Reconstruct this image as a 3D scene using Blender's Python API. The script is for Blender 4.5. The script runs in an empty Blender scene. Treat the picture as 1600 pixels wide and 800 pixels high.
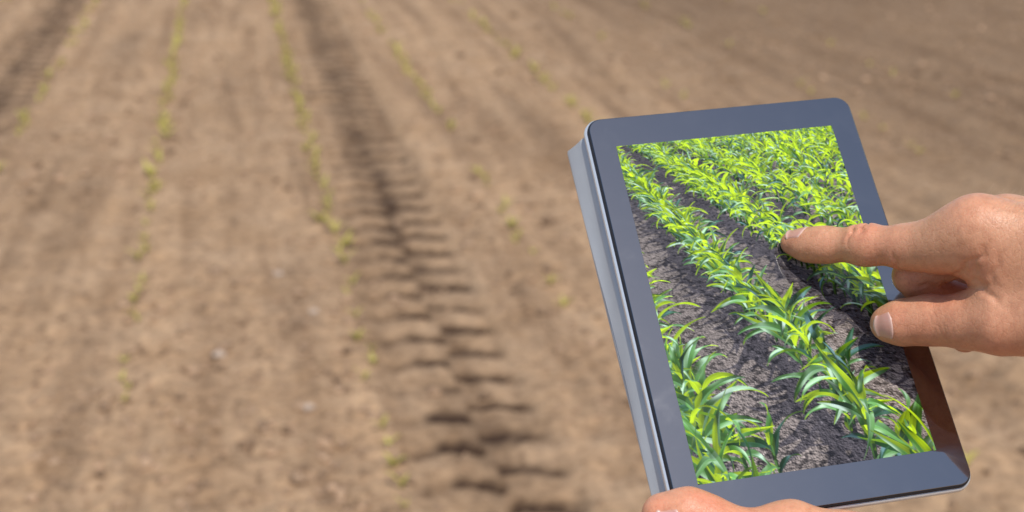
import bpy, math, random
import numpy as np
from mathutils import Matrix, Vector

R_ = math.radians
rng = np.random.default_rng(7)
random.seed(7)
SC = bpy.context.scene
COL = SC.collection

# ------------------------------------------------------------------ camera
CAM_H = 1.69
FPX = 2100.0                                   # focal length in pixels of a 1600 px wide frame
PITCH = math.atan(735 / FPX)
YAW = math.atan(460 / FPX * math.cos(PITCH))
FW = np.array([math.sin(YAW) * math.cos(PITCH), math.cos(YAW) * math.cos(PITCH), -math.sin(PITCH)])
RT = np.array([math.cos(YAW), -math.sin(YAW), 0.0])
DN = np.cross(FW, RT)
CAM = np.array([0, 0, CAM_H])
AX = np.stack([RT, DN, FW])                    # rows: right, down, forward
cd = bpy.data.cameras.new('camera')
cam = bpy.data.objects.new('camera', cd)
COL.objects.link(cam)
cd.sensor_width = 36
cd.lens = 36 * FPX / 1600
cd.clip_start = 0.02
cd.clip_end = 2000
cd.dof.use_dof = True
cd.dof.focus_distance = 0.59
cd.dof.aperture_fstop = 9.5
cam.matrix_world = Matrix(((RT[0], -DN[0], -FW[0], 0), (RT[1], -DN[1], -FW[1], 0), (RT[2], -DN[2], -FW[2], CAM_H), (0, 0, 0, 1)))
SC.camera = cam

# ------------------------------------------------------------------ sky, sun, exposure
SUN_EL, SUN_AZ = R_(63), R_(172)                # azimuth clockwise from +Y (the row direction)
SUN = np.array([math.sin(SUN_AZ) * math.cos(SUN_EL), math.cos(SUN_AZ) * math.cos(SUN_EL), math.sin(SUN_EL)])
world = bpy.data.worlds.new('World')
SC.world = world
world.use_nodes = True
wn = world.node_tree
sky = wn.nodes.new('ShaderNodeTexSky')
sky.sky_type = 'NISHITA'
sky.sun_disc = False
sky.sun_elevation = SUN_EL
sky.sun_rotation = SUN_AZ
sky.dust_density = 0.5
sky.ozone_density = 1.2
bg = wn.nodes['Background']
bg.inputs['Strength'].default_value = 0.15
wn.links.new(sky.outputs[0], bg.inputs['Color'])
sd = bpy.data.lights.new('sun', 'SUN')
sd.energy = 3.9
sd.angle = R_(0.5)
sd.color = (1.0, 0.95, 0.88)
sun = bpy.data.objects.new('sun', sd)
COL.objects.link(sun)
sun.rotation_euler = Vector(SUN).to_track_quat('Z', 'Y').to_euler()
SC.view_settings.view_transform = 'Standard'
SC.view_settings.look = 'None'
SC.view_settings.exposure = 0.0
SC.view_settings.gamma = 1.0


# ------------------------------------------------------------------ helpers
def cam2world(p):
    return CAM + np.asarray(p, float) @ AX


def pix(u, v, d):                              # camera-space point seen at pixel (u, v) at depth d
    return np.array([(u - 800) / FPX * d, (v - 400) / FPX * d, d])


def link(name, me, parent=None, mats=(), smooth=True):
    o = bpy.data.objects.new(name, me)
    COL.objects.link(o)
    for m in mats:
        me.materials.append(m)
    if smooth:
        me.polygons.foreach_set('use_smooth', np.ones(len(me.polygons), bool))
    if parent is not None:
        o.parent = parent
    return o


def mesh(name, verts, faces):
    me = bpy.data.meshes.new(name)
    verts = np.asarray(verts, np.float32)
    if isinstance(faces, np.ndarray):
        n, k = faces.shape
        me.vertices.add(len(verts))
        me.vertices.foreach_set('co', verts.ravel())
        me.loops.add(n * k)
        me.loops.foreach_set('vertex_index', faces.astype(np.int32).ravel())
        me.polygons.add(n)
        me.polygons.foreach_set('loop_start', np.arange(0, n * k, k, dtype=np.int32))
        me.update(calc_edges=True)
        me.validate()
    else:
        me.from_pydata([tuple(map(float, v)) for v in verts], [], faces)
        me.update()
    return me


def empty(name, loc=(0, 0, 0)):
    o = bpy.data.objects.new(name, None)
    COL.objects.link(o)
    o.location = loc
    o.empty_display_size = 0.05
    return o


def tag(o, label=None, cat=None, group=None, kind=None):
    if label: o['label'] = label
    if cat: o['category'] = cat
    if group: o['group'] = group
    if kind: o['kind'] = kind
    return o


def attr(me, name, data, typ='FLOAT'):
    a = me.attributes.new(name, typ, 'POINT')
    data = np.asarray(data, np.float32)
    if typ == 'FLOAT':
        a.data.foreach_set('value', data.ravel())
    else:
        a.data.foreach_set('color', data.ravel())


class Mat:
    """small node-tree writer"""
    def __init__(s, name):
        s.m = bpy.data.materials.new(name)
        s.m.use_nodes = True
        s.t = s.m.node_tree
        s.b = s.t.nodes['Principled BSDF']

    def n(s, typ, inp=(), **kw):
        x = s.t.nodes.new(typ)
        for k, v in kw.items():
            setattr(x, k, v)
        for k, v in dict(inp).items():
            s.put(x.inputs[k], v)
        return x

    def put(s, sock, v):
        if isinstance(v, bpy.types.NodeSocket):
            s.t.links.new(v, sock)
        else:
            sock.default_value = v

    def set(s, **kw):
        for k, v in kw.items():
            s.put(s.b.inputs[k.replace('_', ' ')], v)
        return s

    def noise(s, scale, detail=4, rough=.55, vec=None, dist=0):
        x = s.n('ShaderNodeTexNoise', {'Scale': scale, 'Detail': detail, 'Roughness': rough, 'Distortion': dist})
        if vec is not None: s.t.links.new(vec, x.inputs['Vector'])
        return x.outputs['Fac']

    def ramp(s, fac, stops):
        x = s.n('ShaderNodeValToRGB', {'Fac': fac})
        e = x.color_ramp.elements
        while len(e) < len(stops): e.new(0.5)
        for q, (p, c) in zip(e, stops):
            q.position = p
            q.color = (*c, 1) if len(c) == 3 else c
        return x.outputs['Color']

    def mix(s, fac, a, b, blend='MIX'):
        x = s.n('ShaderNodeMix', data_type='RGBA', blend_type=blend)
        for i, v in ((0, fac), (6, a), (7, b)):
            if isinstance(v, tuple) and len(v) == 3: v = (*v, 1)
            s.put(x.inputs[i], v)
        return x.outputs[2]

    def math(s, op, a, b=0.0, clamp=False):
        x = s.n('ShaderNodeMath', operation=op, use_clamp=clamp)
        s.put(x.inputs[0], a); s.put(x.inputs[1], b)
        return x.outputs[0]

    def bump(s, height, strength, dist, normal=None):
        x = s.n('ShaderNodeBump', {'Height': height, 'Strength': strength, 'Distance': dist})
        if normal is not None: s.put(x.inputs['Normal'], normal)
        return x.outputs['Normal']

    def att(s, name, out='Fac'):
        return s.n('ShaderNodeAttribute', attribute_name=name).outputs[out]

    def obj(s):
        return s.n('ShaderNodeTexCoord').outputs['Object']


TAB = rng.random((256, 256))


def vnoise(x, y, seed=0):
    """smooth value noise in -1..1"""
    x = np.asarray(x, float) + seed * 37.13
    y = np.asarray(y, float) + seed * 91.71
    xi = np.floor(x).astype(int); yi = np.floor(y).astype(int)
    fx = x - xi; fy = y - yi
    fx = fx * fx * (3 - 2 * fx); fy = fy * fy * (3 - 2 * fy)
    a = TAB[xi % 256, yi % 256]; b = TAB[(xi + 1) % 256, yi % 256]
    c = TAB[xi % 256, (yi + 1) % 256]; d = TAB[(xi + 1) % 256, (yi + 1) % 256]
    return 2 * ((a * (1 - fx) + b * fx) * (1 - fy) + (c * (1 - fx) + d * fx) * fy) - 1


def sstep(a, b, x):
    t = np.clip((x - a) / (b - a), 0, 1)
    return t * t * (3 - 2 * t)


# ------------------------------------------------------------------ field ground
ROWS = [-2.58, -1.86, -1.12, -0.40, 0.33, 1.06, 1.82, 2.53, 3.30, 4.03]
LUG = 0.198


def track(x, y, cx, s=1.0):
    """depth (m, negative) and moisture plus painted groove shade of one tyre track centred near cx"""
    n1 = vnoise(x * 9, y * 9, 3) * .5 + vnoise(x * 26, y * 26, 4) * .4 + vnoise(x * 60, y * 60, 7) * .2
    rx = x - cx + .02 * vnoise(y * .8, 0 * y, 5) + .012 * vnoise(y * 4, x * 4, 6)
    inside = sstep(-.25, -.19, rx) * (1 - sstep(.155, .20, rx))
    ph_l = (y + .35 * np.abs(rx + .11) + .026 * n1) / LUG
    ph_r = (y + .40 * rx + .026 * n1) / LUG + .72
    left = 1 - sstep(-.02, .01, rx)
    ph = np.where(rx < -.005, ph_l, ph_r)
    k = np.floor(ph)
    fr = np.abs(ph - k - .5) * 2                # 0 at the middle of a lug print
    strong = .80 + .45 * vnoise(k * 1.7, np.where(rx < 0, 0., 9.) + 0 * k, 8)
    groove = (1 - sstep(.22, .46, fr + .20 * n1 + .10 * vnoise(x * 48, y * 48, 28))) * strong
    # gap in the left half where the carcass did not bite
    groove *= 1 - .6 * np.exp(-((rx + .135) / .022) ** 2)
    groove *= sstep(-.27, -.20, rx) * (1 - sstep(.15, .195, rx))
    mid = np.exp(-((rx + .005 + .03 * vnoise(y * 2.3, x * 2, 9)) / .045) ** 2) * (.30 + .70 * sstep(3.6, 5.6, y)) * (.75 + .35 * vnoise(y * 7, x * 5, 10))
    dep = -.016 * inside - (.020 * groove) * s - .008 * mid * inside
    dep += .004 * s * inside * sstep(.55, .9, fr)
    dep += .007 * np.exp(-((rx - .225) / .035) ** 2) + .005 * np.exp(-((rx + .27) / .03) ** 2)
    damp_shade = inside * (.10 + .22 * sstep(-.2, .6, vnoise(x * 5, y * 3.5, 26)) + 1.3 * groove * np.where(rx < -.13, .50, 1.0) + .55 * mid) * (.85 + .75 * n1)  # groove term paints the shade of the lug walls; the rest is wet soil
    return dep, damp_shade


def ground_height(x, y, lod):
    h = .020 * vnoise(x * 1.1, y * .5, 11)
    st = vnoise(x * 7.5 + .5 * vnoise(y * .7, x, 12), y * .35, 13)
    h += (.012 * st + .005 * vnoise(x * 24, y * 1.3, 20)) * lod
    h += .006 * vnoise(x * 15, y * .9, 14) * lod
    c1 = vnoise(x * 9, y * 9, 15); c2 = vnoise(x * 21, y * 21, 16); c3 = vnoise(x * 47, y * 43, 17)
    big = sstep(.25, .8, vnoise(x * 2.2, y * 1.6, 18)) 
    h += lod * (.006 * c1 + .012 * np.maximum(c2 - .15, 0) * (1 + 1.2 * big) + .006 * c3 - .016 * np.maximum(-c2 - .40, 0))
    for r in ROWS:
        h += -.008 * np.exp(-((x - r) / .03) ** 2) * lod
    damp_shade = .10 * sstep(-.1, .75, vnoise(x * 3.1, y * .8, 19)) + .26 * sstep(.42, .9, vnoise(x * 19, y * 15, 24)) + .20 * sstep(.3, .8, vnoise(x * 11, y * .8, 27))
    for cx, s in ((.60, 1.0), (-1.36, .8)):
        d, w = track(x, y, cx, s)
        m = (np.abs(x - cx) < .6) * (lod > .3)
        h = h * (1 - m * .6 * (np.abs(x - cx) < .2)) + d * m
        damp_shade = np.maximum(damp_shade, w * m)
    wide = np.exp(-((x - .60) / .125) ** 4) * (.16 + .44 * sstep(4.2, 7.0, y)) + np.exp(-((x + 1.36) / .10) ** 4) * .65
    damp_shade = np.maximum(damp_shade, wide * (.7 + .35 * vnoise(x * 6, y * 5, 25)))
    return h, np.clip(damp_shade, 0, 1)


def outward(start, step, end):
    out = []
    v, s = start, step
    while v < end:
        s *= 1.35
        v += s
        out.append(v)
    return np.array(out)


def build_ground():
    xs = np.arange(-2.9, 7.3, .0165)
    xs = np.concatenate([-outward(2.9, .03, 600)[::-1], xs, outward(7.3, .03, 600)])
    ys = [1.9]
    while ys[-1] < 13.2:
        ys.append(ys[-1] + .0085 + .0026 * (ys[-1] - 1.9))
    ys = np.array(ys)
    ys = np.concatenate([1.9 - outward(0, .03, 600)[::-1], ys, outward(13.2, .05, 900)])
    X, Y = np.meshgrid(xs, ys)
    lod = sstep(-4.5, -2.7, X) * (1 - sstep(7.0, 9, X)) * sstep(.5, 1.8, Y) * (1 - sstep(13, 16, Y))
    h, damp_shade = ground_height(X, Y, lod)
    damp_shade = np.maximum(damp_shade, .48 * sstep(1.7, 4.4, X + .12 * (Y - 5)) + 0 * X)  # soil toned darker towards the right
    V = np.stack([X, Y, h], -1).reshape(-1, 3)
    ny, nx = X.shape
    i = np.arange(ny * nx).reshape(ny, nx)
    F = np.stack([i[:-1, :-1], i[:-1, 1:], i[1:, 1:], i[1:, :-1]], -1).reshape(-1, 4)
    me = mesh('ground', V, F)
    attr(me, 'damp_shade', damp_shade)
    m = Mat('tilled_soil')
    oc = m.obj()
    n1 = m.noise(3.2, 5, .6, oc); n2 = m.noise(30, 6, .70, oc); n3 = m.noise(140, 4, .6, oc)
    base = m.ramp(n1, [(.30, (.330, .208, .116)), (.52, (.384, .250, .146)), (.72, (.424, .285, .173))])
    speck = m.ramp(n2, [(.30, (.50, .46, .43)), (.5, (1, 1, 1)), (.70, (1.28, 1.26, 1.22))])
    c = m.mix(1.0, base, speck, 'MULTIPLY')
    sv = m.n('ShaderNodeMapping', {'Vector': oc, 'Scale': (7.5, .40, 1.0)}).outputs[0]
    streak = m.ramp(m.noise(1.0, 4, .6, sv), [(.34, (.72, .69, .67)), (.50, (1, 1, 1)), (.66, (1.15, 1.14, 1.12))])
    c = m.mix(.85, c, streak, 'MULTIPLY')
    c = m.mix(m.att('damp_shade'), c, (.050, .028, .017))  # one dark brown for wet soil and for the painted groove shade
    m.set(Base_Color=c, Roughness=.95, Specular_IOR_Level=.15)
    m.set(Normal=m.bump(m.math('ADD', n2, m.math('MULTIPLY', n3, .5)), .7, .012))
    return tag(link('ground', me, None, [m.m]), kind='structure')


build_ground()


def hgt(x, y):
    h, _ = ground_height(np.array([float(x)]), np.array([float(y)]), np.array([1.0]))
    return float(h[0])


# ------------------------------------------------------------------ tablet pose (camera space, metres)
def rod(w):
    w = np.array(w); th = np.linalg.norm(w); k = w / th
    K = np.array([[0, -k[2], k[1]], [k[2], 0, -k[0]], [-k[1], k[0], 0]])
    return np.eye(3) + math.sin(th) * K + (1 - math.cos(th)) * K @ K


TR = rod([-0.4456, -0.1539, -0.1478])           # columns: across, down, into the back
TT = np.array([0.1161, 0.0163, 0.6056])
SW, SH = .108, .1648                            # screen
ML, MT, MB = .0113, .0158, .0153                # bezel
T_N = -TR[:, 2]


def tab(x, y, z):                               # tablet coordinates -> camera space
    return TR @ np.array([x, y, z]) + TT


def plane_depth(u, v):
    ray = np.array([(u - 800) / FPX, (v - 400) / FPX, 1.0])
    return float((TT @ TR[:, 2]) / (ray @ TR[:, 2]))


# ------------------------------------------------------------------ the picture shown on the screen (a flat print)
def screen_picture(NX, NY):
    w, h = NX * 2, NY * 2
    F, py0, hor, vpx, sp = 2.0, SH / SW / 2, -.45, -.35, .345
    ph = math.atan((py0 - hor) / F)
    ps = math.atan((.5 - vpx) / F * math.cos(ph))
    H = .75 * math.cos(ph) / sp / math.cos(ps)
    fw = np.array([math.sin(ps) * math.cos(ph), math.cos(ps) * math.cos(ph), -math.sin(ph)])
    rt = np.array([math.cos(ps), -math.sin(ps), 0]); dn = np.cross(fw, rt)
    org = np.array([0, 0, H])

    def project(P):
        q = P - org
        z = np.maximum(q @ fw, .05)
        return ((q @ rt) / z * F + .5) * w, ((q @ dn) / z * F + py0) * w, z
    L = np.array([.36, .52, .92]); L /= np.linalg.norm(L)
    r = np.random.default_rng(11)
    # plants
    plants = []
    for X0 in .07 + .75 * np.arange(-1, 15):
        for Y in np.arange(.95, 14, .094):
            x = X0 + r.normal(0, .025); y = Y + r.normal(0, .03)
            u, v, z = project(np.array([x, y, .15]))
            if -.25 * w < u < 1.3 * w and -.15 * h < v < 1.35 * h:
                plants.append((x, y, z, r.uniform(.94, 1.36)))
    for x, y, q in ((.09, 1.64, 1.35), (.15, 1.74, 1.3), (.21, 1.58, 1.15), (.11, 1.95, 1.3), (.07, 2.2, 1.3), (.13, 2.05, 1.2), (.33, 1.45, 1.0)):
        plants.append((x, y, project(np.array([x, y, .15]))[2], q))
    img = np.zeros((h, w, 3)); shadow = np.zeros((h, w))
    pts_u, pts_v, pts_z, pts_c = [], [], [], []
    for z0, z1, ns, nw in ((0, 2.6, 330, 64), (2.6, 3.4, 230, 40), (3.4, 4.6, 150, 24), (4.6, 7, 90, 14), (7, 30, 50, 9)):
        sel = [p for p in plants if z0 <= p[2] < z1]
        leaves = []
        for x, y, z, s in sel:
            az0 = r.uniform(0, math.pi)
            nl = r.integers(6, 10)
            for k in range(nl):
                f = k / (nl - 1)
                az = az0 + math.pi * (k % 2) + r.normal(0, .45)
                leaves.append((x, y, s * (.05 + .27 * f ** .9), az, R_(r.uniform(52, 74) + 16 * f), R_(r.uniform(-75, 30) + 45 * max(0, f - .6)),
                               s * (.10 + .23 * math.sin(math.pi * (.16 + .70 * f))) * r.uniform(.75, 1.15),
                               s * r.uniform(.0160, .0262) * (.50 + .65 * math.sin(math.pi * (.15 + .7 * f))), r.normal(0, .75), r.uniform(.55, 1.2), f))
            # stem: an upright narrow "leaf"
            leaves.append((x, y, 0, az0, R_(88), R_(86), .25 * s, -.011 * s, 0, .75, 0))
        if not leaves: continue
        A = np.array(leaves)
        bx, by, bz, az, t0, t1, ln, wd, tw, br, fr = [A[:, i, None] for i in range(11)]
        s = np.linspace(0, 1, ns)[None, :]
        th = t0 - (t0 - t1) * s ** 1.25
        ds = ln / ns
        rad = np.cumsum(np.cos(th), 1) * ds; zz = np.cumsum(np.sin(th), 1) * ds
        azc = az + .35 * tw * s ** 2
        P = np.stack([bx + np.cos(azc) * rad, by + np.sin(azc) * rad, np.maximum(bz + zz, .004)], -1)
        T = np.stack([np.cos(azc) * np.cos(th), np.sin(azc) * np.cos(th), np.sin(th)], -1)
        B = np.stack([-np.sin(azc), np.cos(azc), 0 * azc], -1)
        N = np.cross(T, B)
        a = tw * s * 1.6
        B2 = B * np.cos(a)[..., None] + N * np.sin(a)[..., None]
        N2 = np.cross(T, B2)
        stem = wd < 0
        prof = np.where(stem, 1.0, np.minimum(1, .40 + s * 3.0) * (1 - s ** 2.2) ** .9)
        hw = np.abs(wd) * prof
        q = np.linspace(-1, 1, nw)[None, None, :, None]
        rip = .24 * np.sin(s * 10 + az * 9)[..., None, None] * q
        Q = P[:, :, None] + B2[:, :, None] * q * hw[..., None, None] + N2[:, :, None] * (np.abs(q) * .42 + rip) * hw[..., None, None]
        Nh = N2[:, :, None] - B2[:, :, None] * np.sign(q) * .42 - T[:, :, None] * rip * 2.2
        Nh /= np.linalg.norm(Nh, axis=-1, keepdims=True)
        V = org - Q; V /= np.linalg.norm(V, axis=-1, keepdims=True)
        nl_ = (Nh * L).sum(-1); nv = (Nh * V).sum(-1)
        same = (nl_ * nv) > 0
        Hh = L + V; Hh /= np.linalg.norm(Hh, axis=-1, keepdims=True)
        spec = np.abs((Nh * Hh).sum(-1)) ** 16 * same
        ao = .30 + .70 * np.clip(Q[..., 2] / .22, 0, 1)
        br4 = br[..., None] * ao
        al = np.abs(nl_)
        fib = 1 + .09 * np.sin(q[..., 0] * 11)
        cast = sstep(.35, .75, vnoise(s * 4.5 + az * 31, az * 17 + 0 * s, 61))[..., None] * .55      # shade of the leaves above
        fib = fib * (1 - cast)
        Ct = np.array([.41, .575, .010]) * ((.25 + al) * br4 * 1.05 * fib)[..., None] + np.array([.01, .03, .004])
        Cr = np.array([.075, .23, .020]) * ((.30 + .9 * al) * br4 * fib)[..., None] + np.array([.60, .74, .66]) * (spec * .7)[..., None] + np.array([.34, .46, .44]) * (np.clip(1 - np.abs(nv), 0, 1) ** 2 * ao * .25)[..., None]
        Cc = np.where(same[..., None], Cr, Ct)
        Cc = Cc * np.where((np.abs(q) < .08) & ~stem[..., None, None], np.array([1.25, 1.2, 1.6]), 1.0)
        Cs = np.array([.055, .13, .025]) * (.45 + .9 * (q > .2))
        Cc = np.where(stem[..., None, None], Cs * ao[..., None], Cc)
        hid = r.random((len(A), 1, 1, 1)) < np.clip(.38 - fr[..., None, None] * .35, 0, 1)      # inner leaves in the shade of the others
        Cc = np.where(hid, Cc * np.array([.28, .38, .55]), Cc)
        u, v, zc = project(Q)
        pts_u.append(u.ravel()); pts_v.append(v.ravel()); pts_z.append(zc.ravel()); pts_c.append(Cc.reshape(-1, 3))
        S = Q - L * (Q[..., 2:] / L[2])
        su, sv, _ = project(S)
        su = np.round(su + r.normal(0, .5, su.shape)).astype(int).ravel(); sv = np.round(sv).astype(int).ravel()
        ok = (su >= 0) & (su < w) & (sv >= 0) & (sv < h)
        np.add.at(shadow, (sv[ok], su[ok]), 1)
    sh = np.minimum(shadow, 1.0)
    for _ in range(2):
        p = np.pad(sh, 1, mode='edge')
        sh = (p[:-2, 1:-1] + p[2:, 1:-1] + p[1:-1, :-2] + p[1:-1, 2:] + 2 * sh) / 6
    # soil
    jj, ii = np.mgrid[0:h, 0:w]
    d = fw + rt * (((ii + .5) / w - .5) / F)[..., None] + dn * (((jj + .5) / w - py0) / F)[..., None]
    t = H / -d[..., 2]
    gx, gy = d[..., 0] * t, d[..., 1] * t
    det = np.clip(3.2 / t, .25, 1)

    def soil(x, y):
        return (.40 * vnoise(x * 9 + .3 * y, y * 9, 31) + .34 * vnoise(x * 23 - 4 * y, y * 23 + 3 * x, 32) + .34 * vnoise(x * 51 + 20 * y, y * 51 - 17 * x, 33) * det
                + .30 * vnoise(x * 103 - 40 * y, y * 103 + 44 * x, 34) * det ** 2 + .40 * vnoise(x * 190 + 70 * y, y * 190 - 80 * x, 39) * det ** 2)
    e = .004
    hh = soil(gx, gy)
    sl = (soil(gx + e * 1.2, gy + e * .7) - hh)
    lit = np.clip(.80 - 1.5 * sl + .36 * hh, .10, 1.8)
    lit *= 1 - .72 * sstep(.18, .70, vnoise(gx * 31 + 9 * gy, gy * 26 - 8 * gx, 36) - .8 * vnoise(gx * 66 + 30 * gy, gy * 66, 37))
    c = np.array([.216, .182, .164]) * lit[..., None] * (1 + .18 * vnoise(gx * 2, gy * 2, 35))[..., None]
    c += np.array([.22, .19, .17]) * (sstep(.55, 1.0, vnoise(gx * 95, gy * 95, 38)) * det * lit)[..., None]
    img = c * (1 - sh[..., None] * np.array([.66, .64, .56]))
    u = np.round(np.concatenate(pts_u)).astype(int); v = np.round(np.concatenate(pts_v)).astype(int)
    z = np.concatenate(pts_z); cc = np.concatenate(pts_c)
    ok = (u >= 0) & (u < w) & (v >= 0) & (v < h)
    u, v, z, cc = u[ok], v[ok], z[ok], cc[ok]
    o = np.argsort(-z, kind='stable')
    img[v[o], u[o]] = cc[o]
    img = img.reshape(NY, 2, NX, 2, 3).mean((1, 3))
    return np.clip(img, .003, .86)


# ------------------------------------------------------------------ tablet
def rounded_rect(x0, x1, y0, y1, r, n=8):
    pts = []
    for cx, cy, a0 in ((x1 - r, y1 - r, 0), (x0 + r, y1 - r, 90), (x0 + r, y0 + r, 180), (x1 - r, y0 + r, 270)):
        for k in range(n + 1):
            a = R_(a0 + 90 * k / n)
            pts.append((cx + r * math.cos(a), cy + r * math.sin(a)))
    return pts


def loft(loops, cap0=True, cap1=True):
    """loops: list of equally long 3-D outlines"""
    n = len(loops[0])
    V = [p for l in loops for p in l]
    F = []
    for k in range(len(loops) - 1):
        for i in range(n):
            j = (i + 1) % n
            F.append((k * n + i, k * n + j, (k + 1) * n + j, (k + 1) * n + i))
    if cap0: F.append(tuple(range(n))[::-1])
    if cap1: F.append(tuple((len(loops) - 1) * n + i for i in range(n)))
    return V, F


def fix_normals(me):
    import bmesh
    bm = bmesh.new(); bm.from_mesh(me)
    bmesh.ops.recalc_face_normals(bm, faces=bm.faces)
    bm.to_mesh(me); bm.free()


def autosmooth(o, deg=40):
    me = o.data
    import bmesh
    bm = bmesh.new(); bm.from_mesh(me)
    for e in bm.edges:
        if len(e.link_faces) == 2 and e.calc_face_angle(0) > R_(deg): e.smooth = False
    bm.to_mesh(me); bm.free()


def build_tablet():
    root = empty('tablet')
    # the tablet's own frame: x across, y up the screen, z out of the glass
    ex, ey, ez = TR[:, 0] @ AX, -TR[:, 1] @ AX, T_N @ AX
    loc = cam2world(TT)
    root.matrix_world = Matrix(((ex[0], ey[0], ez[0], loc[0]), (ex[1], ey[1], ez[1], loc[1]), (ex[2], ey[2], ez[2], loc[2]), (0, 0, 0, 1)))
    tag(root, 'black tablet in a grey folding cover, its screen showing rows of young maize', 'tablet')
    x0, x1, y0, y1 = -SW / 2 - ML, SW / 2 + ML + .0012, -SH / 2 - MB - .0014, SH / 2 + MT

    def ring(ins, z, r=.0068):
        return [(x, y, z) for x, y in rounded_rect(x0 + ins, x1 - ins, y0 + ins, y1 - ins, max(r - ins, .002))]
    # glass with a bevelled edge
    glass = Mat('bezel_glass')
    nz = glass.ramp(glass.noise(55, 5, .65, glass.obj(), .6), [(.48, (0, 0, 0)), (.72, (1, 1, 1))])
    glass.set(Base_Color=glass.mix(glass.math('MULTIPLY', nz, .5), (.008, .008, .012), (.022, .022, .026)), Roughness=glass.math('ADD', glass.math('MULTIPLY', nz, .07), .02), IOR=GLASS_IOR)
    V, F = loft([ring(.0004, -.0022), ring(.0004, -.0002), ring(.0006, 0)])
    me = mesh('glass', V, F); fix_normals(me)
    o = link('bezel', me, root, [glass.m]); autosmooth(o, 30)
    # dark gasket round the glass, then the satin shell
    dark = Mat('dark_gasket')
    dark.set(Base_Color=(.012, .012, .016, 1), Roughness=.6)
    V, F = loft([ring(.0004, -.0005), ring(-.0001, -.0008), ring(-.0004, -.0014), ring(-.0004, -.0027), ring(.0004, -.0030)], False, False)
    me = mesh('gasket', V, F); fix_normals(me)
    autosmooth(link('gasket', me, root, [dark.m]), 50)
    shell = Mat('satin_shell')
    sn = shell.noise(700, 3, .6, shell.obj())
    shell.set(Base_Color=shell.mix(sn, (.66, .68, .71), (.76, .78, .80)), Metallic=.50, Roughness=.32, Normal=shell.bump(sn, .06, .0002))
    V, F = loft([ring(.0002, -.0024), ring(-.0008, -.0026), ring(-.0014, -.0033), ring(-.0016, -.0046), ring(-.0013, -.0062), ring(-.0004, -.0076), ring(.0020, -.0085)])
    me = mesh('back_shell', V, F); fix_normals(me)
    autosmooth(link('back_shell', me, root, [shell.m]), 50)
    # folding cover: flexible spine at the left edge, panel folded behind the tablet
    cov = Mat('grey_cover_fabric')
    oc = cov.obj()
    n1 = cov.noise(60, 5, .6, oc); n2 = cov.noise(1400, 2, .5, oc)
    cc = cov.mix(n1, (.42, .445, .47), (.52, .54, .56))
    sc = cov.n('ShaderNodeMapping', {'Vector': oc, 'Scale': (3000, 60, 3000)}).outputs[0]
    scr = cov.ramp(cov.noise(1.0, 2, .5, sc), [(.70, (0, 0, 0)), (.78, (1, 1, 1))])
    cc = cov.mix(cov.math('MULTIPLY', scr, .35), cc, (.62, .63, .64))
    cov.set(Base_Color=cc, Roughness=.55, Normal=cov.bump(n2, .25, .0002))
    t = .0011
    prof0 = prof = [(x0 + .004, -.0089), (x0 + .0006, -.0086), (x0 - .0006, -.0082), (x0 - .0017, -.0092), (x0 - .0026, -.0120), (x0 - .0042, -.0170), (x0 - .0065, -.0225), (x0 - .0079, -.0262)]
    yt, yb = y1 - .0035, y0 + .0035
    V, F = [], []
    N = len(prof); M = 26
    for s in (0, 1):
        for j in range(M + 1):
            fy = j / M
            fac = .43 + .33 * fy ** 1.4                      # the spine is pressed flatter towards the gripping hand
            prof = [(x, z) if i < 4 else (prof0[3][0] + (x - prof0[3][0]) * fac, prof0[3][1] + (z - prof0[3][1]) * fac) for i, (x, z) in enumerate(prof0)]
            for i, (x, z) in enumerate(prof):
                dx, dz = (prof[min(i + 1, N - 1)][0] - prof[max(i - 1, 0)][0]), (prof[min(i + 1, N - 1)][1] - prof[max(i - 1, 0)][1])
                l = math.hypot(dx, dz)
                nx_, nz_ = -dz / l, dx / l
                wob = .00035 * math.sin(fy * 9 + i) * (i / N) 
                y = yb + (yt - yb) * fy
                # the strip is a touch shorter where it bends off the shell
                y += (.0014 * math.sin(math.pi * i / (N - 1))) * (1 if fy < .5 else -1) * (abs(fy - .5) * 2) ** 6
                V.append((x - nx_ * t * s * -1 - wob * 1, y, z - nz_ * t * s * -1))
    def vi(s, j, i): return s * (M + 1) * N + j * N + i
    for j in range(M):
        for i in range(N - 1):
            F.append((vi(0, j, i), vi(0, j, i + 1), vi(0, j + 1, i + 1), vi(0, j + 1, i)))
            F.append((vi(1, j, i), vi(1, j + 1, i), vi(1, j + 1, i + 1), vi(1, j, i + 1)))
    for j in range(M):
        for i in (0, N - 1):
            F.append((vi(0, j, i), vi(0, j + 1, i), vi(1, j + 1, i), vi(1, j, i)))
    for i in range(N - 1):
        for j in (0, M):
            F.append((vi(0, j, i), vi(1, j, i), vi(1, j, i + 1), vi(0, j, i + 1)))
    me = mesh('cover', V, F); fix_normals(me)
    o = link('cover', me, root, [cov.m]); autosmooth(o, 45)
    cover = o
    # stiff panel behind
    def rear(fac): return prof0[3][0] + (prof0[-1][0] - prof0[3][0]) * fac + .0004, prof0[3][1] + (prof0[-1][1] - prof0[3][1]) * fac - .0002
    V, F = [], []
    for side in (0, 1):
        for dz in (0, -.0022):
            for y, fac in ((yb, .43), (yt, .76)):
                x, z = rear(fac) if side == 0 else (x1 + .001, -.0112)
                V.append((x, y, z + dz))
    F = [(0, 1, 5, 4), (2, 6, 7, 3), (0, 2, 3, 1), (4, 5, 7, 6), (0, 4, 6, 2), (1, 3, 7, 5)]
    me = mesh('panel', V, F); fix_normals(me)
    link('panel', me, cover, [cov.m], smooth=False)
    # lit picture
    NX, NY = 372, 568
    pic = screen_picture(NX, NY)
    gx = (np.arange(NX + 1) / NX - .5) * SW; gy = (.5 - np.arange(NY + 1) / NY) * SH
    X, Y = np.meshgrid(gx, gy)
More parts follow.
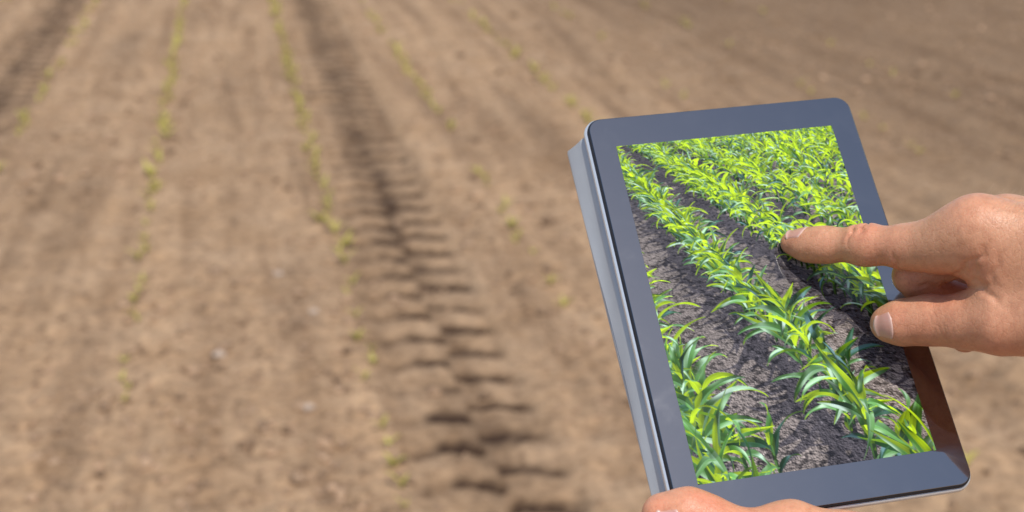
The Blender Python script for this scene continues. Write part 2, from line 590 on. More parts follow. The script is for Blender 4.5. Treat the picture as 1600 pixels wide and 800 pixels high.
    V = np.stack([X, Y, np.full_like(X, .00006)], -1).reshape(-1, 3)
    i = np.arange((NX + 1) * (NY + 1)).reshape(NY + 1, NX + 1)
    F = np.stack([i[:-1, :-1], i[1:, :-1], i[1:, 1:], i[:-1, 1:]], -1).reshape(-1, 4)
    me = mesh('screen', V, F)
    pp = np.pad(pic, ((0, 1), (0, 1), (0, 0)), mode='edge').reshape(-1, 3)
    attr(me, 'picture', np.concatenate([pp, np.ones((len(pp), 1))], 1), 'FLOAT_COLOR')
    m = Mat('display')
    c = m.att('picture', 'Color')
    m.set(Base_Color=c, Roughness=.06, IOR=1.42, Emission_Color=c, Emission_Strength=SCREEN_EMIT)
    link('screen', me, root, [m.m], smooth=False)
    return root


GLASS_IOR = 3.1
SCREEN_EMIT = 0.06
build_tablet()


# ------------------------------------------------------------------ hands: a smooth distance field meshed with surface nets
def smin(a, b, k):
    if k <= 0: return np.minimum(a, b)
    h = np.maximum(k - np.abs(a - b), 0) / k
    return np.minimum(a, b) - h * h * k * .25


def cone(P, a, b, ra, rb):
    ab = b - a
    t = np.clip(((P - a) @ ab) / (ab @ ab), 0, 1)
    q = P - a - t[..., None] * ab
    return np.sqrt((q * q).sum(-1)) - (ra + (rb - ra) * t)


class Hand:
    """chains: list of (points [(p3, r)], k inside chain, k to the rest); details: callables P -> added distance"""
    def __init__(s, chains, details=()):
        s.chains = chains; s.details = details

    def __call__(s, P, detail=False):
        D = np.full(P.shape[:-1], .04)
        for pts, kin, kout in s.chains:
            c = np.array([p for p, r in pts]); rm = max(r for p, r in pts) + .014
            m = ((P > c.min(0) - rm) & (P < c.max(0) + rm)).all(-1)
            if not m.any(): continue
            Q = P[m]; d = None
            for (a, ra), (b, rb) in zip(pts[:-1], pts[1:]):
                e = cone(Q, a, b, ra, rb)
                d = e if d is None else smin(d, e, kin)
            D[m] = smin(D[m], d, kout)
        if detail:
            for f in s.details: D = D + f(P)
        return D


def nets(f, lo, hi, h):
    lo = np.array(lo); n = np.ceil((np.array(hi) - lo) / h).astype(int) + 1
    D = np.empty(n, np.float32)
    ax = [lo[i] + h * np.arange(n[i]) for i in range(3)]
    for i0 in range(0, n[0], 24):
        G = np.stack(np.meshgrid(ax[0][i0:i0 + 24], ax[1], ax[2], indexing='ij'), -1)
        D[i0:i0 + 24] = f(G)
    ins = D < 0
    s = np.zeros(n - 1, int)
    for dx in (0, 1):
        for dy in (0, 1):
            for dz in (0, 1):
                s += ins[dx:n[0] - 1 + dx, dy:n[1] - 1 + dy, dz:n[2] - 1 + dz]
    act = (s > 0) & (s < 8)
    idx = -np.ones(n - 1, int)
    cells = np.argwhere(act)
    idx[act] = np.arange(len(cells))
    acc = np.zeros((len(cells), 3)); cnt = np.zeros(len(cells))
    cor = [(a, b, c) for a in (0, 1) for b in (0, 1) for c in (0, 1)]
    for ca in cor:
        for d in range(3):
            if ca[d]: continue
            cb = list(ca); cb[d] = 1
            va = D[tuple((cells + ca).T)]; vb = D[tuple((cells + cb).T)]
            x = (va < 0) != (vb < 0)
            t = np.where(x, va / np.where(va == vb, 1, va - vb), 0)
            p = np.array(ca)[None] + t[:, None] * np.eye(3)[d]
            acc[x] += p[x]; cnt[x] += 1
    V = lo + h * (cells + acc / cnt[:, None])
    F = []
    for d in range(3):
        e1, e2 = (d + 1) % 3, (d + 2) % 3
        sl0 = [slice(1, n[k] - 1) for k in range(3)]; sl0[d] = slice(0, n[d] - 1)
        sl1 = list(sl0); sl1[d] = slice(1, n[d])
        a = ins[tuple(sl0)]; b = ins[tuple(sl1)]
        for flip in (False, True):
            w = np.argwhere((a & ~b) if not flip else (~a & b))
            off = np.ones(3, int); off[d] = 0
            w = w + off
            q = []
            for u1, u2 in ((0, 0), (-1, 0), (-1, -1), (0, -1)):
                c = w.copy(); c[:, e1] += u1; c[:, e2] += u2
                q.append(idx[tuple(c.T)])
            q = np.stack(q, 1)
            F.append(q if not flip else q[:, ::-1])
    return V, np.concatenate(F)


def subdivide(V, F):
    E = np.stack([F, np.roll(F, -1, 1)], -1).reshape(-1, 2)
    Es = np.sort(E, 1)
    U, inv = np.unique(Es, axis=0, return_inverse=True)
    inv = inv.reshape(-1, 4)
    mid = (V[U[:, 0]] + V[U[:, 1]]) / 2
    fc = V[F].mean(1)
    nv, ne = len(V), len(U)
    W = np.concatenate([V, mid, fc])
    ci = nv + ne + np.arange(len(F))
    out = []
    for k in range(4):
        out.append(np.stack([F[:, k], nv + inv[:, k], ci, nv + inv[:, (k + 3) % 4]], 1))
    return W, np.concatenate(out)


def grad(f, P, e=.0004, **kw):
    g = np.stack([f(P + e * np.eye(3)[i], **kw) - f(P - e * np.eye(3)[i], **kw) for i in range(3)], -1)
    return g / np.maximum(np.linalg.norm(g, axis=-1, keepdims=True), 1e-9)


def mesh_hand(f, lo, hi, h, levels, limit=None):
    V, F = nets(f, lo, hi, h)
    for _ in range(levels):
        V, F = subdivide(V, F)
    for it in range(2):
        d = f(V); V = V - grad(f, V) * d[:, None]
    d = f(V, detail=True)
    V = V - grad(f, V) * d[:, None]
    return V, F


def chain(pts, kin=.004, kout=.006):
    return ([(pix(u, v, d) if not isinstance(u, np.ndarray) else u, r / 1000.) for u, v, d, r in pts], kin, kout)


def nail(f, tip, base, up, length, width, rise=.0003, back=.0):
    """curved plate lying on the finger: tip/base are points on the finger's axis, up the nail's side"""
    ax = tip - base; ax /= np.linalg.norm(ax)
    up = up - ax * (up @ ax); up /= np.linalg.norm(up)
    sd = np.cross(ax, up)
    nu, nv = 18, 16
    V = []
    c0 = tip - ax * back
    for i in range(nu + 1):
        for j in range(nv + 1):
            a = i / nu; b = (j / nv - .5) * 2
            # rounded outline: straight sides, curved root, gently curved free edge
            s = a * length
            s0 = length * .16 * b * b; s1 = length - length * .20 * b * b
            s = s0 + a * (s1 - s0)
            ang = b * width
            dirv = up * math.cos(ang) + sd * math.sin(ang)
            V.append(c0 - ax * s); V.append(dirv)
    C = np.array(V[0::2]); Dv = np.array(V[1::2])
    t = np.full(len(C), .016)
    for _ in range(40):
        t = t - f(C + Dv * t[:, None]) * .8
    a = np.repeat(np.arange(nu + 1) / nu, nv + 1); b = np.tile((np.arange(nv + 1) / nv - .5) * 2, nu + 1)
    edge = np.minimum(np.minimum(a, 1 - a) * 6, (1 - np.abs(b)) * 4)
    off = np.where(edge > .2, rise, rise * edge / .2 - .0003 * (1 - edge / .2))
    off = off + .0006 * (1 - sstep(0, .25, a))          # free edge stands a little proud
    Pn = C + Dv * (t + off)[:, None]
    i = np.arange((nu + 1) * (nv + 1)).reshape(nu + 1, nv + 1)
    F = np.stack([i[:-1, :-1], i[:-1, 1:], i[1:, 1:], i[1:, :-1]], -1).reshape(-1, 4)
    return Pn, F, a


def crease(c, ax, face, depth, w, spread, reach=.012, bend=0.0):
    """a groove across a finger: c a point on the skin side, ax the finger's direction, face the side it lies on"""
    ax = ax / np.linalg.norm(ax); face = face / np.linalg.norm(face)
    sd = np.cross(ax, face); sd /= np.linalg.norm(sd)

    def f(P):
        q = P - c
        s = q @ ax; b = q @ sd; n = q @ face
        s = s - bend * b * b * 100 - .0006 * np.sin(b * 900 + c[0] * 5000)
        return depth * np.exp(-(s / w) ** 2) * np.exp(-(b / spread) ** 4) * sstep(-reach, 0, n)
    return f


def bulge(c, r, amt):
    def f(P):
        return -amt * np.exp(-((P - c) ** 2).sum(-1) / (r * r))
    return f


def skin_material(name, tint):
    m = Mat(name)
    oc = m.obj()
    n1 = m.noise(38, 4, .55, oc); n2 = m.noise(260, 4, .6, oc); n3 = m.noise(1100, 2, .5, oc)
    base = m.mix(n1, tuple(np.array((.575, .272, .148)) * tint), tuple(np.array((.68, .368, .218)) * tint))
    red = m.att('tone')
    c = m.mix(red, base, tuple(np.array((.60, .205, .118)) * tint))
    blot = m.ramp(n2, [(.30, (.86, .80, .78)), (.55, (1, 1, 1)), (.75, (1.06, 1.05, 1.04))])
    c = m.mix(.9, c, blot, 'MULTIPLY')
    pores = m.ramp(n3, [(.30, (.80, .72, .68)), (.42, (1, 1, 1))])
    c = m.mix(.55, c, pores, 'MULTIPLY')
    vo = m.n('ShaderNodeTexVoronoi', {'Vector': oc, 'Scale': 900.0}, feature='DISTANCE_TO_EDGE').outputs['Distance']
    vo2 = m.n('ShaderNodeTexVoronoi', {'Vector': m.n('ShaderNodeMapping', {'Vector': oc, 'Scale': (1.0, 1.0, .45)}).outputs[0], 'Scale': 420.0}, feature='DISTANCE_TO_EDGE').outputs['Distance']
    hgt_ = m.math('ADD', m.math('MULTIPLY', m.math('MINIMUM', vo, .12), 2.0), m.math('ADD', m.math('MULTIPLY', m.math('MINIMUM', vo2, .10), 4.0), m.math('MULTIPLY', n2, .6)))
    m.set(Base_Color=c, Roughness=m.math('ADD', .33, m.math('MULTIPLY', n2, .18)), IOR=1.42,
          Subsurface_Weight=.22, Subsurface_Radius=(1.0, .36, .2), Subsurface_Scale=.0028, Normal=m.bump(hgt_, .42, .00035))
    return m.m


def nail_material():
    m = Mat('nail')
    a = m.att('along')
    n = m.noise(300, 3, .5, m.obj())
    c = m.ramp(a, [(.02, (.68, .46, .37)), (.13, (.64, .40, .31)), (.22, (.60, .305, .230)), (.8, (.585, .29, .215)), (.95, (.64, .41, .33))])
    c = m.mix(m.math('MULTIPLY', n, .25), c, (.66, .42, .36))
    m.set(Base_Color=c, Roughness=.27, Subsurface_Weight=.15, Subsurface_Radius=(1, .4, .3), Subsurface_Scale=.002)
    return m.m


NAIL = nail_material()
person = empty('person', (0.12, -0.10, 0.0))
tag(person, 'person with only two bare hands in view, pointing at and holding the tablet', 'person')


def add_mesh(name, V, F, parent, mats, **attrs):
    W = cam2world(V) - np.array(parent_world(parent))
    me = mesh(name, W, F)
    for k, v in attrs.items(): attr(me, k, v)
    return link(name, me, parent, mats)


def parent_world(p):
    return np.array(person.location)


def tone_from(V, spots):
    t = np.zeros(len(V))
    for c, r, a in spots:
        t = np.maximum(t, a * np.exp(-((V - c) ** 2).sum(-1) / (r * r)))
    return np.clip(t, 0, 1)


def add_nail(f, hand, *a, **k):
    Pn, F, al = nail(f, *a, **k)
    o = add_mesh('fingernail', Pn, F, person, [NAIL], along=al)
    o.parent = hand
    return o


def build_right_hand():
    idx = chain([(1236, 379.5, .6132, 4.8), (1262, 382, .608, 5.7), (1292, 382.5, .602, 6.5), (1352, 383, .590, 7.6), (1420, 386, .577, 8.5), (1465, 384, .568, 9.9), (1492, 374, .5625, 11.4), (1526, 358, .5555, 12.9)], .008, .006)
    mid = chain([(1572, 358, .582, 13.0), (1494, 402, .5835, 9.0), (1425, 431, .5915, 8.4), (1436, 444, .5950, 8.0), (1478, 463, .5985, 7.8), (1530, 476, .594, 7.0)], .0012, .0022)
    ring = chain([(1625, 364, .605, 12.5), (1482, 452, .618, 8.2), (1492, 505, .612, 7.6), (1508, 527, .598, 6.8)], .003, .002)
    pin = chain([(1680, 374, .622, 11.5), (1580, 455, .635, 7.5), (1575, 505, .625, 6.8), (1590, 525, .612, 6.0)], .003, .002)
    thumb = chain([(1386, 506, .588, 7.2), (1409, 504, .584, 9.0), (1455, 500, .577, 9.9), (1510, 502, .567, 10.8), (1565, 503, .556, 12.8), (1640, 495, .5485, 16.5), (1760, 468, .540, 20.0)], .006, .003)
    wrist = np.array([.272, .008, .524]); wr2 = np.array([.282, .010, .546])
    elbow = np.array([.450, .140, .405])
    pal = []
    for u, v, d, r, dz in ((1530, 360, .5555, 12.6, 0.0), (1572, 358, .582, 12.8, .012), (1625, 364, .605, 12.3, .024), (1680, 374, .622, 11.5, .032)):
        pal.append(([(pix(u, v, d), r / 1000), (wrist + np.array([.004, -.004, dz]), .0195)], .004, .010))
    pal.append(([(pix(1572, 414, .5560), .0150), (pix(1720, 410, .5450), .0220), (wrist, .023)], .010, .012))
    pal.append(([(pix(1640, 420, .590), .018), (wr2, .026)], .010, .014))
    pal.append(([(wrist, .0235), (wrist * .75 + elbow * .25, .027), (wrist * .4 + elbow * .6, .037), (elbow, .041)], .02, .014))
    pal.append(([(wr2, .0220), (wr2 * .75 + elbow * .25, .026), (elbow, .034)], .02, .014))
    upv = np.array([.0, -1, -.25])
    axi = pix(1236, 380, .613) - pix(1420, 386, .577)
    det = []
    front = np.array([-.1, -.55, -.8])
    for u, dpt, wd, bend in ((1337, .0015, .0009, .12), (1347, .0006, .0007, .05), (1356, .0016, .0010, -.06), (1364, .0006, .0007, -.14), (1296, .00022, .0006, .1), (1303, .00018, .0006, -.1)):
        det.append(crease(pix(u, 366, .590 if u > 1320 else .600), axi, front, dpt, wd, .0062, .010, bend))
    det.append(bulge(pix(1351, 360, .585), .0075, .0008))
    det.append(bulge(pix(1255, 398, .608), .006, .0005))
    # palm-side flexion lines of the pointing finger
    det.append(crease(pix(1400, 414, .574), axi, np.array([0, .8, -.6]), .0007, .0012, .008, .006))
    # thumb joint lines
    axt = pix(1386, 506, .588) - pix(1510, 502, .567)
    for u, dpt in ((1447, .0003), (1456, .00035), (1465, .0003), (1474, .0002)):
        det.append(crease(pix(u, 498, .562), axt, np.array([-.1, -.2, -1]), dpt, .0006, .006, .010, .1))
    # creases on the web between thumb and forefinger
    for p, a, dpt, sp in (((1522, 420, .545), (1, .25, 0), .0010, .010), ((1536, 446, .546), (.9, -.55, 0), .0009, .009), ((1551, 430, .544), (1, .1, 0), .0005, .009), ((1500, 428, .552), (1, .3, 0), .0012, .007)):
        det.append(crease(pix(*p), np.array(a, float), np.array([-.1, 0, -1.0]), dpt, .0011, sp, .02, .15))
    det.append(crease(pix(1462, 446, .583), np.array([.05, 1, 0.]), np.array([0, 0, -1.0]), .0013, .0010, .0085, .012, .0))
    # knuckle wrinkles
    for k, u in enumerate((1496, 1506, 1516, 1527)):
        det.append(crease(pix(u, 330, .548), np.array([1, .1, 0.]), np.array([-.1, -.7, -.6]), .00012, .0008, .010, .010, .05))
    # tendons running to the wrist
    f = Hand([idx, mid, ring, pin, thumb] + pal, det)
    lo = np.array([.100, -.050, .355]); hi = np.array([.502, .195, .670])
    V, F = mesh_hand(f, lo, hi, .0019, 1)
    keep = None
    spots = [(pix(1352, 366, .584), .009, .55), (pix(1515, 330, .548), .014, .25), (pix(1240, 385, .608), .008, .35), (pix(1395, 500, .576), .012, .45),
             (pix(1424, 436, .588), .012, .6), (pix(1450, 455, .588), .014, .7), (pix(1530, 420, .545), .014, .35), (pix(1470, 540, .565), .02, .35), (pix(1510, 545, .59), .012, .7), (pix(1460, 500, .565), .010, .3), (pix(1290, 408, .60), .012, .5), (pix(1380, 414, .578), .016, .55), (pix(1430, 536, .572), .016, .5), (pix(1550, 545, .555), .02, .45), (pix(1480, 440, .57), .016, .7)]
    hand = add_mesh('hand', V, F, person, [skin_material('skin_right', 1.0)], tone=tone_from(V, spots))
    tag(hand, 'bare right hand with forefinger stretched out, touching the screen')
    # nails
    add_nail(f, hand, pix(1230, 379, .6140), pix(1292, 384, .602), np.array([-.02, -1.0, -.42]), .0105, .92)
    add_nail(f, hand, pix(1370, 506.5, .5895), pix(1455, 500, .577), np.array([-.35, .10, -1.0]), .0102, .70)
    # fine hairs on the back of the hand
    r = np.random.default_rng(5)
    Vh, Fh = [], []
    n = 0
    base = []
    for _ in range(600):
        u = 1535 + 110 * math.sqrt(r.random()); v = 296 + 100 * r.random() ** 1.6
        base.append((u, v))
    base = np.array(base)
    C = np.array([pix(u, v, .50) for u, v in base]); ray = C / np.linalg.norm(C, axis=1, keepdims=True)
    t = np.zeros(len(C)); hit = np.zeros(len(C), bool)
    for _ in range(60):
        d = f(C + ray * t[:, None]); t += np.clip(d, -.01, .01) * .8
    Q = C + ray * t[:, None]
    okm = np.abs(f(Q)) < .0004
    Q = Q[okm]; Nn = grad(f, Q)
    for q, nn in zip(Q, Nn):
        L = r.uniform(.003, .0065)
        dr = nn * .55 + np.array([.45, -.35, .05]) + r.normal(0, .18, 3)
        dr /= np.linalg.norm(dr)
        bd = r.normal(0, .3, 3) + np.array([.3, .2, 0])
        pts = [q - nn * .0003 + dr * L * s + bd * L * .5 * s * s for s in (0, .35, .7, 1)]
        sdv = np.cross(dr, nn); sdv /= np.linalg.norm(sdv) + 1e-9; s2 = np.cross(dr, sdv)
        for k, p in enumerate(pts):
            rr = .000026 * (1 - .7 * k / 3)
            for a in (0, 2.1, 4.2):
                Vh.append(p + (sdv * math.cos(a) + s2 * math.sin(a)) * rr)
        for k in range(3):
            for j in range(3):
                F0 = n + k * 3
                Fh.append((F0 + j, F0 + (j + 1) % 3, F0 + 3 + (j + 1) % 3, F0 + 3 + j))
        n += 12
    hm = Mat('hair')
    hm.set(Base_Color=(.55, .40, .27, 1), Roughness=.4)
    o = add_mesh('hair', np.array(Vh), np.array(Fh), person, [hm.m])
    o.parent = hand
    tag(o, kind='stuff')
    return f


def build_left_hand():
    thumb = chain([(1036, 804, .5480, 8.8), (1076, 803, .546, 9.6), (1112, 818, .545, 9.6), (1150, 840, .545, 10.6), (1235, 843, .546, 14.8), (1330, 885, .552, 19.0)], .006, .004)
    ch = [thumb]
    wrist = np.array([.150, .225, .540]); elbow = np.array([.150, .430, .360])
    # fingers spread behind the tablet
    rootz = .030
    for x, xt, ln, r in ((-.046, -.046, .070, 8.0), (-.027, -.024, .082, 8.2), (-.009, -.002, .074, 7.8), (.007, .016, .056, 6.8)):
        pts = [(tab(x, .118, .024), (r + 2.5) / 1000), (tab(x * .95, .112, .038), (r + .8) / 1000), (tab((x + xt) / 2, .098 - ln * .45, .040), r / 1000), (tab(xt, .098 - ln * .9, .037), (r - 1.2) / 1000)]
        ch.append((pts, .006, .004))
    for x in (-.042, -.024, -.008, .006):
        ch.append(([(tab(x, .118, .024), .0115), (wrist + np.array([x * .5, -.01, 0]), .020)], .006, .012))
    ch.append(([(pix(1330, 885, .552), .019), (wrist, .022)], .006, .014))
    ch.append(([(wrist, .024), (wrist * .7 + elbow * .3, .030), (elbow, .040)], .02, .014))
    ch.append(([(wrist + np.array([.02, 0, 0]), .022), (elbow, .036)], .02, .014))
    axt = pix(1036, 804, .548) - pix(1112, 818, .545)
    det = [crease(pix(u, 790, .530), axt, np.array([0, -.6, -.8]), .0007, .0009, .007, .012, .1) for u in (1078, 1088, 1097, 1107)]
    f = Hand(ch, det)
    pts = np.array([p for c in ch for p, r in c[0]])
    V, F = mesh_hand(f, pts.min(0) - .046, pts.max(0) + .046, .0026, 1)
    spots = [(pix(1100, 800, .54), .014, .8), (pix(1030, 800, .54), .010, .6), (pix(1180, 830, .535), .02, .5)]
    hand = add_mesh('hand', V, F, person, [skin_material('skin_left', 1.12)], tone=tone_from(V, spots))
    tag(hand, 'bare left hand gripping the lower edge of the tablet, thumb in front')
    add_nail(f, hand, pix(1022, 808, .5485), pix(1078, 806, .546), np.array([-.15, .38, -1.0]), .0125, .85)


def build_added_sleeve(pts, label):
    """dark jacket sleeve, added out of view: a slightly rumpled tube along the arm, open at the cuff"""
    P = np.array([p for p, q in pts]); rad = np.array([q for p, q in pts])
    n = 60; m = 28
    t = np.linspace(0, len(pts) - 1, n)
    C = np.stack([np.interp(t, np.arange(len(pts)), P[:, k]) for k in range(3)], 1)
    for _ in range(6): C[1:-1] = (C[:-2] + 2 * C[1:-1] + C[2:]) / 4
    Rr = np.interp(t, np.arange(len(pts)), rad)
    T = np.gradient(C, axis=0); T /= np.linalg.norm(T, axis=1, keepdims=True)
    U = np.cross(T, [.2, 1, .1]); U /= np.linalg.norm(U, axis=1, keepdims=True); W = np.cross(T, U)
    rings = []
    for s_ in (0, 1):
        for i in (range(n) if s_ == 0 else range(n - 1, -1, -1)):
            a = np.arange(m) / m * 2 * math.pi
            rr = Rr[i] - .003 * s_ + .0022 * np.sin(i * .9 + 2 * np.sin(a * 2)) + .0018 * np.sin(i * .37 + a * 3)
            rings.append(C[i] + (np.cos(a)[:, None] * U[i] + np.sin(a)[:, None] * W[i]) * rr[:, None])
    k = len(rings)
    idx = np.arange(k * m).reshape(k, m)
    nxt = np.roll(idx, -1, 0); F = np.stack([idx, np.roll(idx, -1, 1), np.roll(nxt, -1, 1), nxt], -1).reshape(-1, 4)
    sm = Mat('dark_jacket_cloth')
    oc = sm.obj()
    sm.set(Base_Color=sm.mix(sm.noise(300, 3, .6, oc), (.012, .012, .015), (.022, .022, .026)), Roughness=.9, Normal=sm.bump(sm.noise(900, 2, .5, oc), .3, .0004))
    o = add_mesh('sleeve', np.concatenate(rings), F, person, [sm.m])
    fix_normals(o.data)
    tag(o, label)


build_right_hand()
build_left_hand()
build_added_sleeve([(np.array([.335, .054, .490]), .052), (np.array([.380, .090, .456]), .058), (np.array([.455, .142, .400]), .066),
              (np.array([.400, .180, .240]), .060), (np.array([.260, .215, .030]), .068)], 'added dark sleeve on the right arm, out of view')
build_added_sleeve([(np.array([.154, .258, .512]), .050), (np.array([.154, .330, .446]), .056), (np.array([.154, .432, .358]), .064),
              (np.array([.060, .390, .200]), .062), (np.array([-.140, .300, .010]), .068)], 'added dark sleeve on the left arm, out of view')

# ------------------------------------------------------------------ maize seedlings
leafm = Mat('seedling_leaf')
ln_ = leafm.noise(30, 3, .5, leafm.obj())
lc_ = leafm.mix(ln_, (.50, .45, .075), (.64, .54, .16))
leafm.set(Base_Color=lc_, Roughness=.5)
tr_ = leafm.n('ShaderNodeBsdfTranslucent', {'Color': lc_})
mx_ = leafm.n('ShaderNodeMixShader', {0: .4, 1: leafm.b.outputs[0], 2: tr_.outputs[0]})
leafm.t.links.new(mx_.outputs[0], leafm.t.nodes['Material Output'].inputs['Surface'])
# one phrase for each row, for the stretch near the viewer and for the far one
ROWTXT = {1: ('far left row', 'far left row'), 2: ('left row', 'left row'), 3: ('second row left of the tyre track', 'second row left of the tyre track'),
          4: ("row along the tyre track's left edge", "row along the tyre track's left edge"), 5: ("row between tyre track and tablet", "row between tyre track and tablet"),
          6: ("row running behind the tablet's left half", "row ending at the tablet's top left corner"), 7: ('row passing behind the tablet', 'sparse row above the tablet'),
          8: ('row far right', 'sparse row above the pointing hand'), 9: ('last row on the right', 'sparse last row at the upper right')}


def seedling_mesh(r, size):
    V, F = [], []
    nl = r.integers(3, 5)
    a0 = r.uniform(0, 6.28)
    for k in range(nl):
        az = a0 + k * 2.4 + r.normal(0, .3)
        L = size * r.uniform(.7, 1.15); w = size * r.uniform(.10, .15)
        th0 = R_(r.uniform(62, 82)); th1 = R_(r.uniform(-10, 35))
        x = z = 0.0
        n = len(V); M = 6
        for i in range(M + 1):
            s = i / M
            th = th0 + (th1 - th0) * s
            hw = w * min(1, .45 + 2 * s) * (1 - s ** 2.5) + .0004
            for q in (-1, 0, 1):
                V.append((math.cos(az) * x - math.sin(az) * q * hw, math.sin(az) * x + math.cos(az) * q * hw, z + abs(q) * hw * .5))
            x += math.cos(th) * L / M; z += math.sin(th) * L / M
        for i in range(M):
            for q in (0, 1):
                b = n + i * 3 + q
                F.append((b, b + 1, b + 4, b + 3))
    return np.array(V), np.array(F)


def build_seedlings():
    r = np.random.default_rng(21)
    protos = []
    for k in range(7):
        V, F = seedling_mesh(r, 1.0)
        me = mesh('maize_seedling', V, F)
        me.materials.append(leafm.m)
        me.polygons.foreach_set('use_smooth', np.ones(len(me.polygons), bool))
        protos.append(me)
    # (row index, first y, last y, chance, size) -- read off the photograph
    spec = [(1, 8.5, 13, .5, .075), (2, 6.0, 8.6, .62, .075), (2, 8.6, 13, .5, .07), (3, 3.6, 4.0, .8, .05), (3, 4.3, 5.8, .85, .060), (3, 5.8, 13, .95, .075),
            (4, 2.7, 4.4, .75, .062), (4, 4.4, 7.6, .95, .068), (4, 7.6, 13, .97, .075), (5, 4.0, 6.6, .55, .065), (5, 6.6, 8.6, .6, .08), (5, 8.6, 13, .5, .08),
            (6, 2.6, 3.2, .6, .07), (6, 6.6, 9.2, .9, .085), (6, 9.2, 13, .55, .075), (7, 6, 13, .26, .07), (8, 5, 13, .22, .07), (9, 5.5, 12, .16, .07)]
    todo = []
    for ri, y0, y1, ch, sz in spec:
        y = y0
        while y < y1:
            patch = (1.0 if ri in (3, 4) else .8) + .45 * float(vnoise(y * .9 + ri * 7, ri * 3.3, 41))
            if r.random() < ch * min(1, max(.0, patch)):
                todo.append((ri, ROWS[ri] + r.normal(0, .018), y, sz * r.uniform(.68, 1.15)))
            y += r.uniform(.070, .125)
    todo.sort(key=lambda q: q[2])
    print('seedlings', len(todo))
    count = {}
    ORD = ['nearest', 'second', 'third', 'fourth', 'fifth', 'sixth', 'seventh', 'eighth', 'ninth', 'tenth', 'eleventh', 'twelfth', 'thirteenth', 'fourteenth', 'fifteenth', 'sixteenth']
    for k, (ri, x, y, s) in enumerate(todo[:300]):
        o = bpy.data.objects.new('maize_seedling', protos[int(r.integers(0, 7))])
        COL.objects.link(o)
        o.location = (x, y, hgt(x, y) - .003)
        o.rotation_euler = (0, 0, r.uniform(0, 6.28))
        o.scale = (s, s, s * r.uniform(.85, 1.15))
        n = count[ri] = count.get(ri, -1) + 1
        if y < 7 and n < len(ORD):
            lab = 'tiny maize seedling, %s nearest in the %s' % (ORD[n], ROWTXT[ri][0]) if n else 'tiny maize seedling, nearest in the ' + ROWTXT[ri][0]
        else:
            lab = 'blurred maize seedling, %s of the %s' % ('middle' if y < 9.3 else 'far end', ROWTXT[ri][1])
        tag(o, lab, 'seedling', 'maize seedlings in the ' + ROWTXT[ri][0])
    # the far ends of the rows
    V, F, n = [], [], 0
    far = todo[300:] + [(ri, ROWS[ri] + r.normal(0, .02), y, .08) for ri in range(10) for y in np.arange(13, 32, .24) if r.random() < .6]
    for ri, x, y, s in far:
        v, f = seedling_mesh(r, s)
        V.append(v + np.array([x, y, hgt(x, y) if y < 13 else 0.0])); F.append(f + n); n += len(v)
    me = mesh('far_seedlings', np.concatenate(V), np.concatenate(F))
    tag(link('far_seedlings', me, None, [leafm.m]), 'far ends of the rows of small green maize seedlings', 'seedlings', kind='stuff')


build_seedlings()


# ------------------------------------------------------------------ clods and stones
def lump(r, sub=2):
    import bmesh
    bm = bmesh.new()
    bmesh.ops.create_icosphere(bm, subdivisions=sub, radius=1)
    V = np.array([v.co[:] for v in bm.verts]); F = np.array([[v.index for v in f.verts] for f in bm.faces])
    bm.free()
    s = r.integers(0, 1000)
    d = 1 + .22 * vnoise(V[:, 0] * 1.7 + s, V[:, 1] * 1.7 + V[:, 2] * 1.3, 51) + .12 * vnoise(V[:, 0] * 4 + s, V[:, 1] * 4 + V[:, 2] * 3, 52)
    V = V * d[:, None] * np.array([1, r.uniform(.7, 1), r.uniform(.5, .75)])
    return V, F


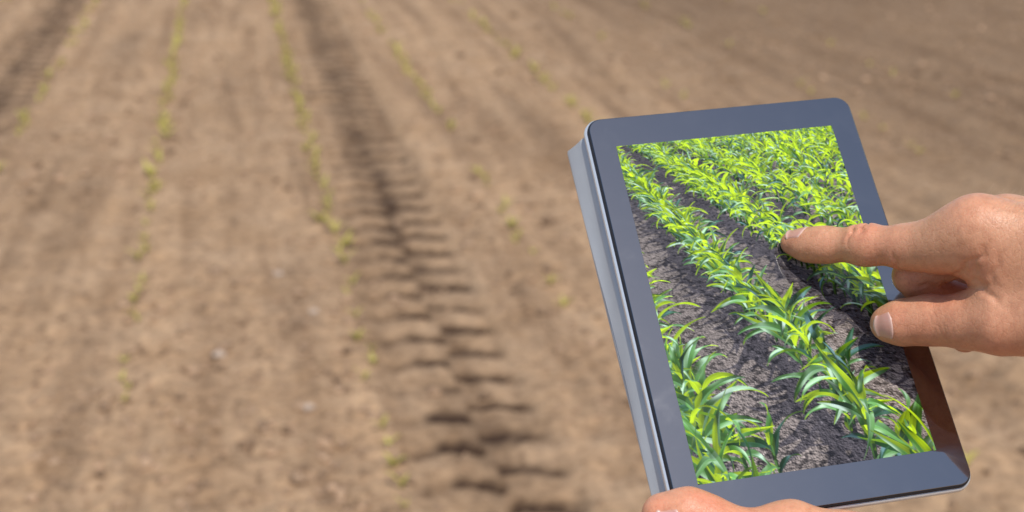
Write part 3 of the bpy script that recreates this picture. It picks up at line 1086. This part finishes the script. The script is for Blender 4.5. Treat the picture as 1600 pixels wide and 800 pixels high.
def build_clods():
    r = np.random.default_rng(31)
    lib = [lump(r, 1) for _ in range(8)]
    V, F, n, XY = [], [], 0, []
    cs = []
    for _ in range(15000):
        y = 2.3 + 9.7 * r.random() ** 1.5; x = r.uniform(-.2 - .19 * y, .95 + .55 * y)
        if abs(x - .60) < .24 and r.random() < .85: continue
        dens = float(vnoise(x * 1.6, y * 1.2, 53))
        if r.random() > .45 + .8 * dens: continue
        s = .0065 * math.exp(abs(r.normal(0, .6)))
        s = min(s, .030)
        v, f = lib[int(r.integers(0, 8))]
        a = r.uniform(0, 6.28)
        c, q = math.cos(a), math.sin(a)
        v = np.stack([v[:, 0] * c - v[:, 1] * q, v[:, 0] * q + v[:, 1] * c, v[:, 2]], 1) * s
        V.append(v + np.array([x, y, s * .2])); XY.append((x, y)); cs.append(np.full(len(v), r.random())); F.append(f + n); n += len(v)
    XY = np.array(XY)
    hz = ground_height(XY[:, 0], XY[:, 1], np.ones(len(XY)))[0]
    V = [v + np.array([0, 0, z]) for v, z in zip(V, hz)]
    me = mesh('soil_clods', np.concatenate(V), np.concatenate(F))
    attr(me, 'shade', np.concatenate(cs))
    m = Mat('clod_soil')
    oc = m.obj()
    c = m.ramp(m.noise(6, 3, .6, oc), [(.3, (.30, .19, .115)), (.7, (.42, .285, .185))])
    c = m.mix(1.0, c, m.ramp(m.att('shade'), [(0, (.45, .42, .40)), (.4, (.85, .84, .82)), (.8, (1.1, 1.08, 1.05)), (1, (1.35, 1.32, 1.28))]), 'MULTIPLY')
    m.set(Base_Color=c, Roughness=.95, Specular_IOR_Level=.15, Normal=m.bump(m.noise(160, 3, .6, oc), .5, .005))
    tag(link('soil_clods', me, None, [m.m]), 'loose clods of dry brown soil strewn over the field', 'soil', kind='stuff')
    st = Mat('pale_stone')
    st.set(Base_Color=st.ramp(st.noise(60, 4, .6, st.obj()), [(.3, (.40, .29, .21)), (.7, (.50, .39, .30))]), Roughness=.85)
    for (u, v, s, lab) in ((435, 430, .019, 'pale stone on bare soil, farthest of the four left of the tyre track'),
                           (490, 490, .018, 'pale stone on bare soil, the one of four closest to the tyre track'),
                           (342, 560, .020, 'pale stone on bare soil, leftmost of the four left of the tyre track'),
                           (482, 642, .018, 'pale stone on bare soil, lowest of the four left of the tyre track')):
        ray = FW + RT * (u - 800) / FPX + DN * (v - 400) / FPX
        p = CAM + ray * (CAM_H / -ray[2])
        Vs, Fs = lump(r, 3)
        o = link('pale_stone', mesh('pale_stone', Vs * s, Fs), None, [st.m])
        o.location = (p[0], p[1], hgt(p[0], p[1]) + s * .25)
        tag(o, lab, 'stone', 'pale stones on the soil')


build_clods()
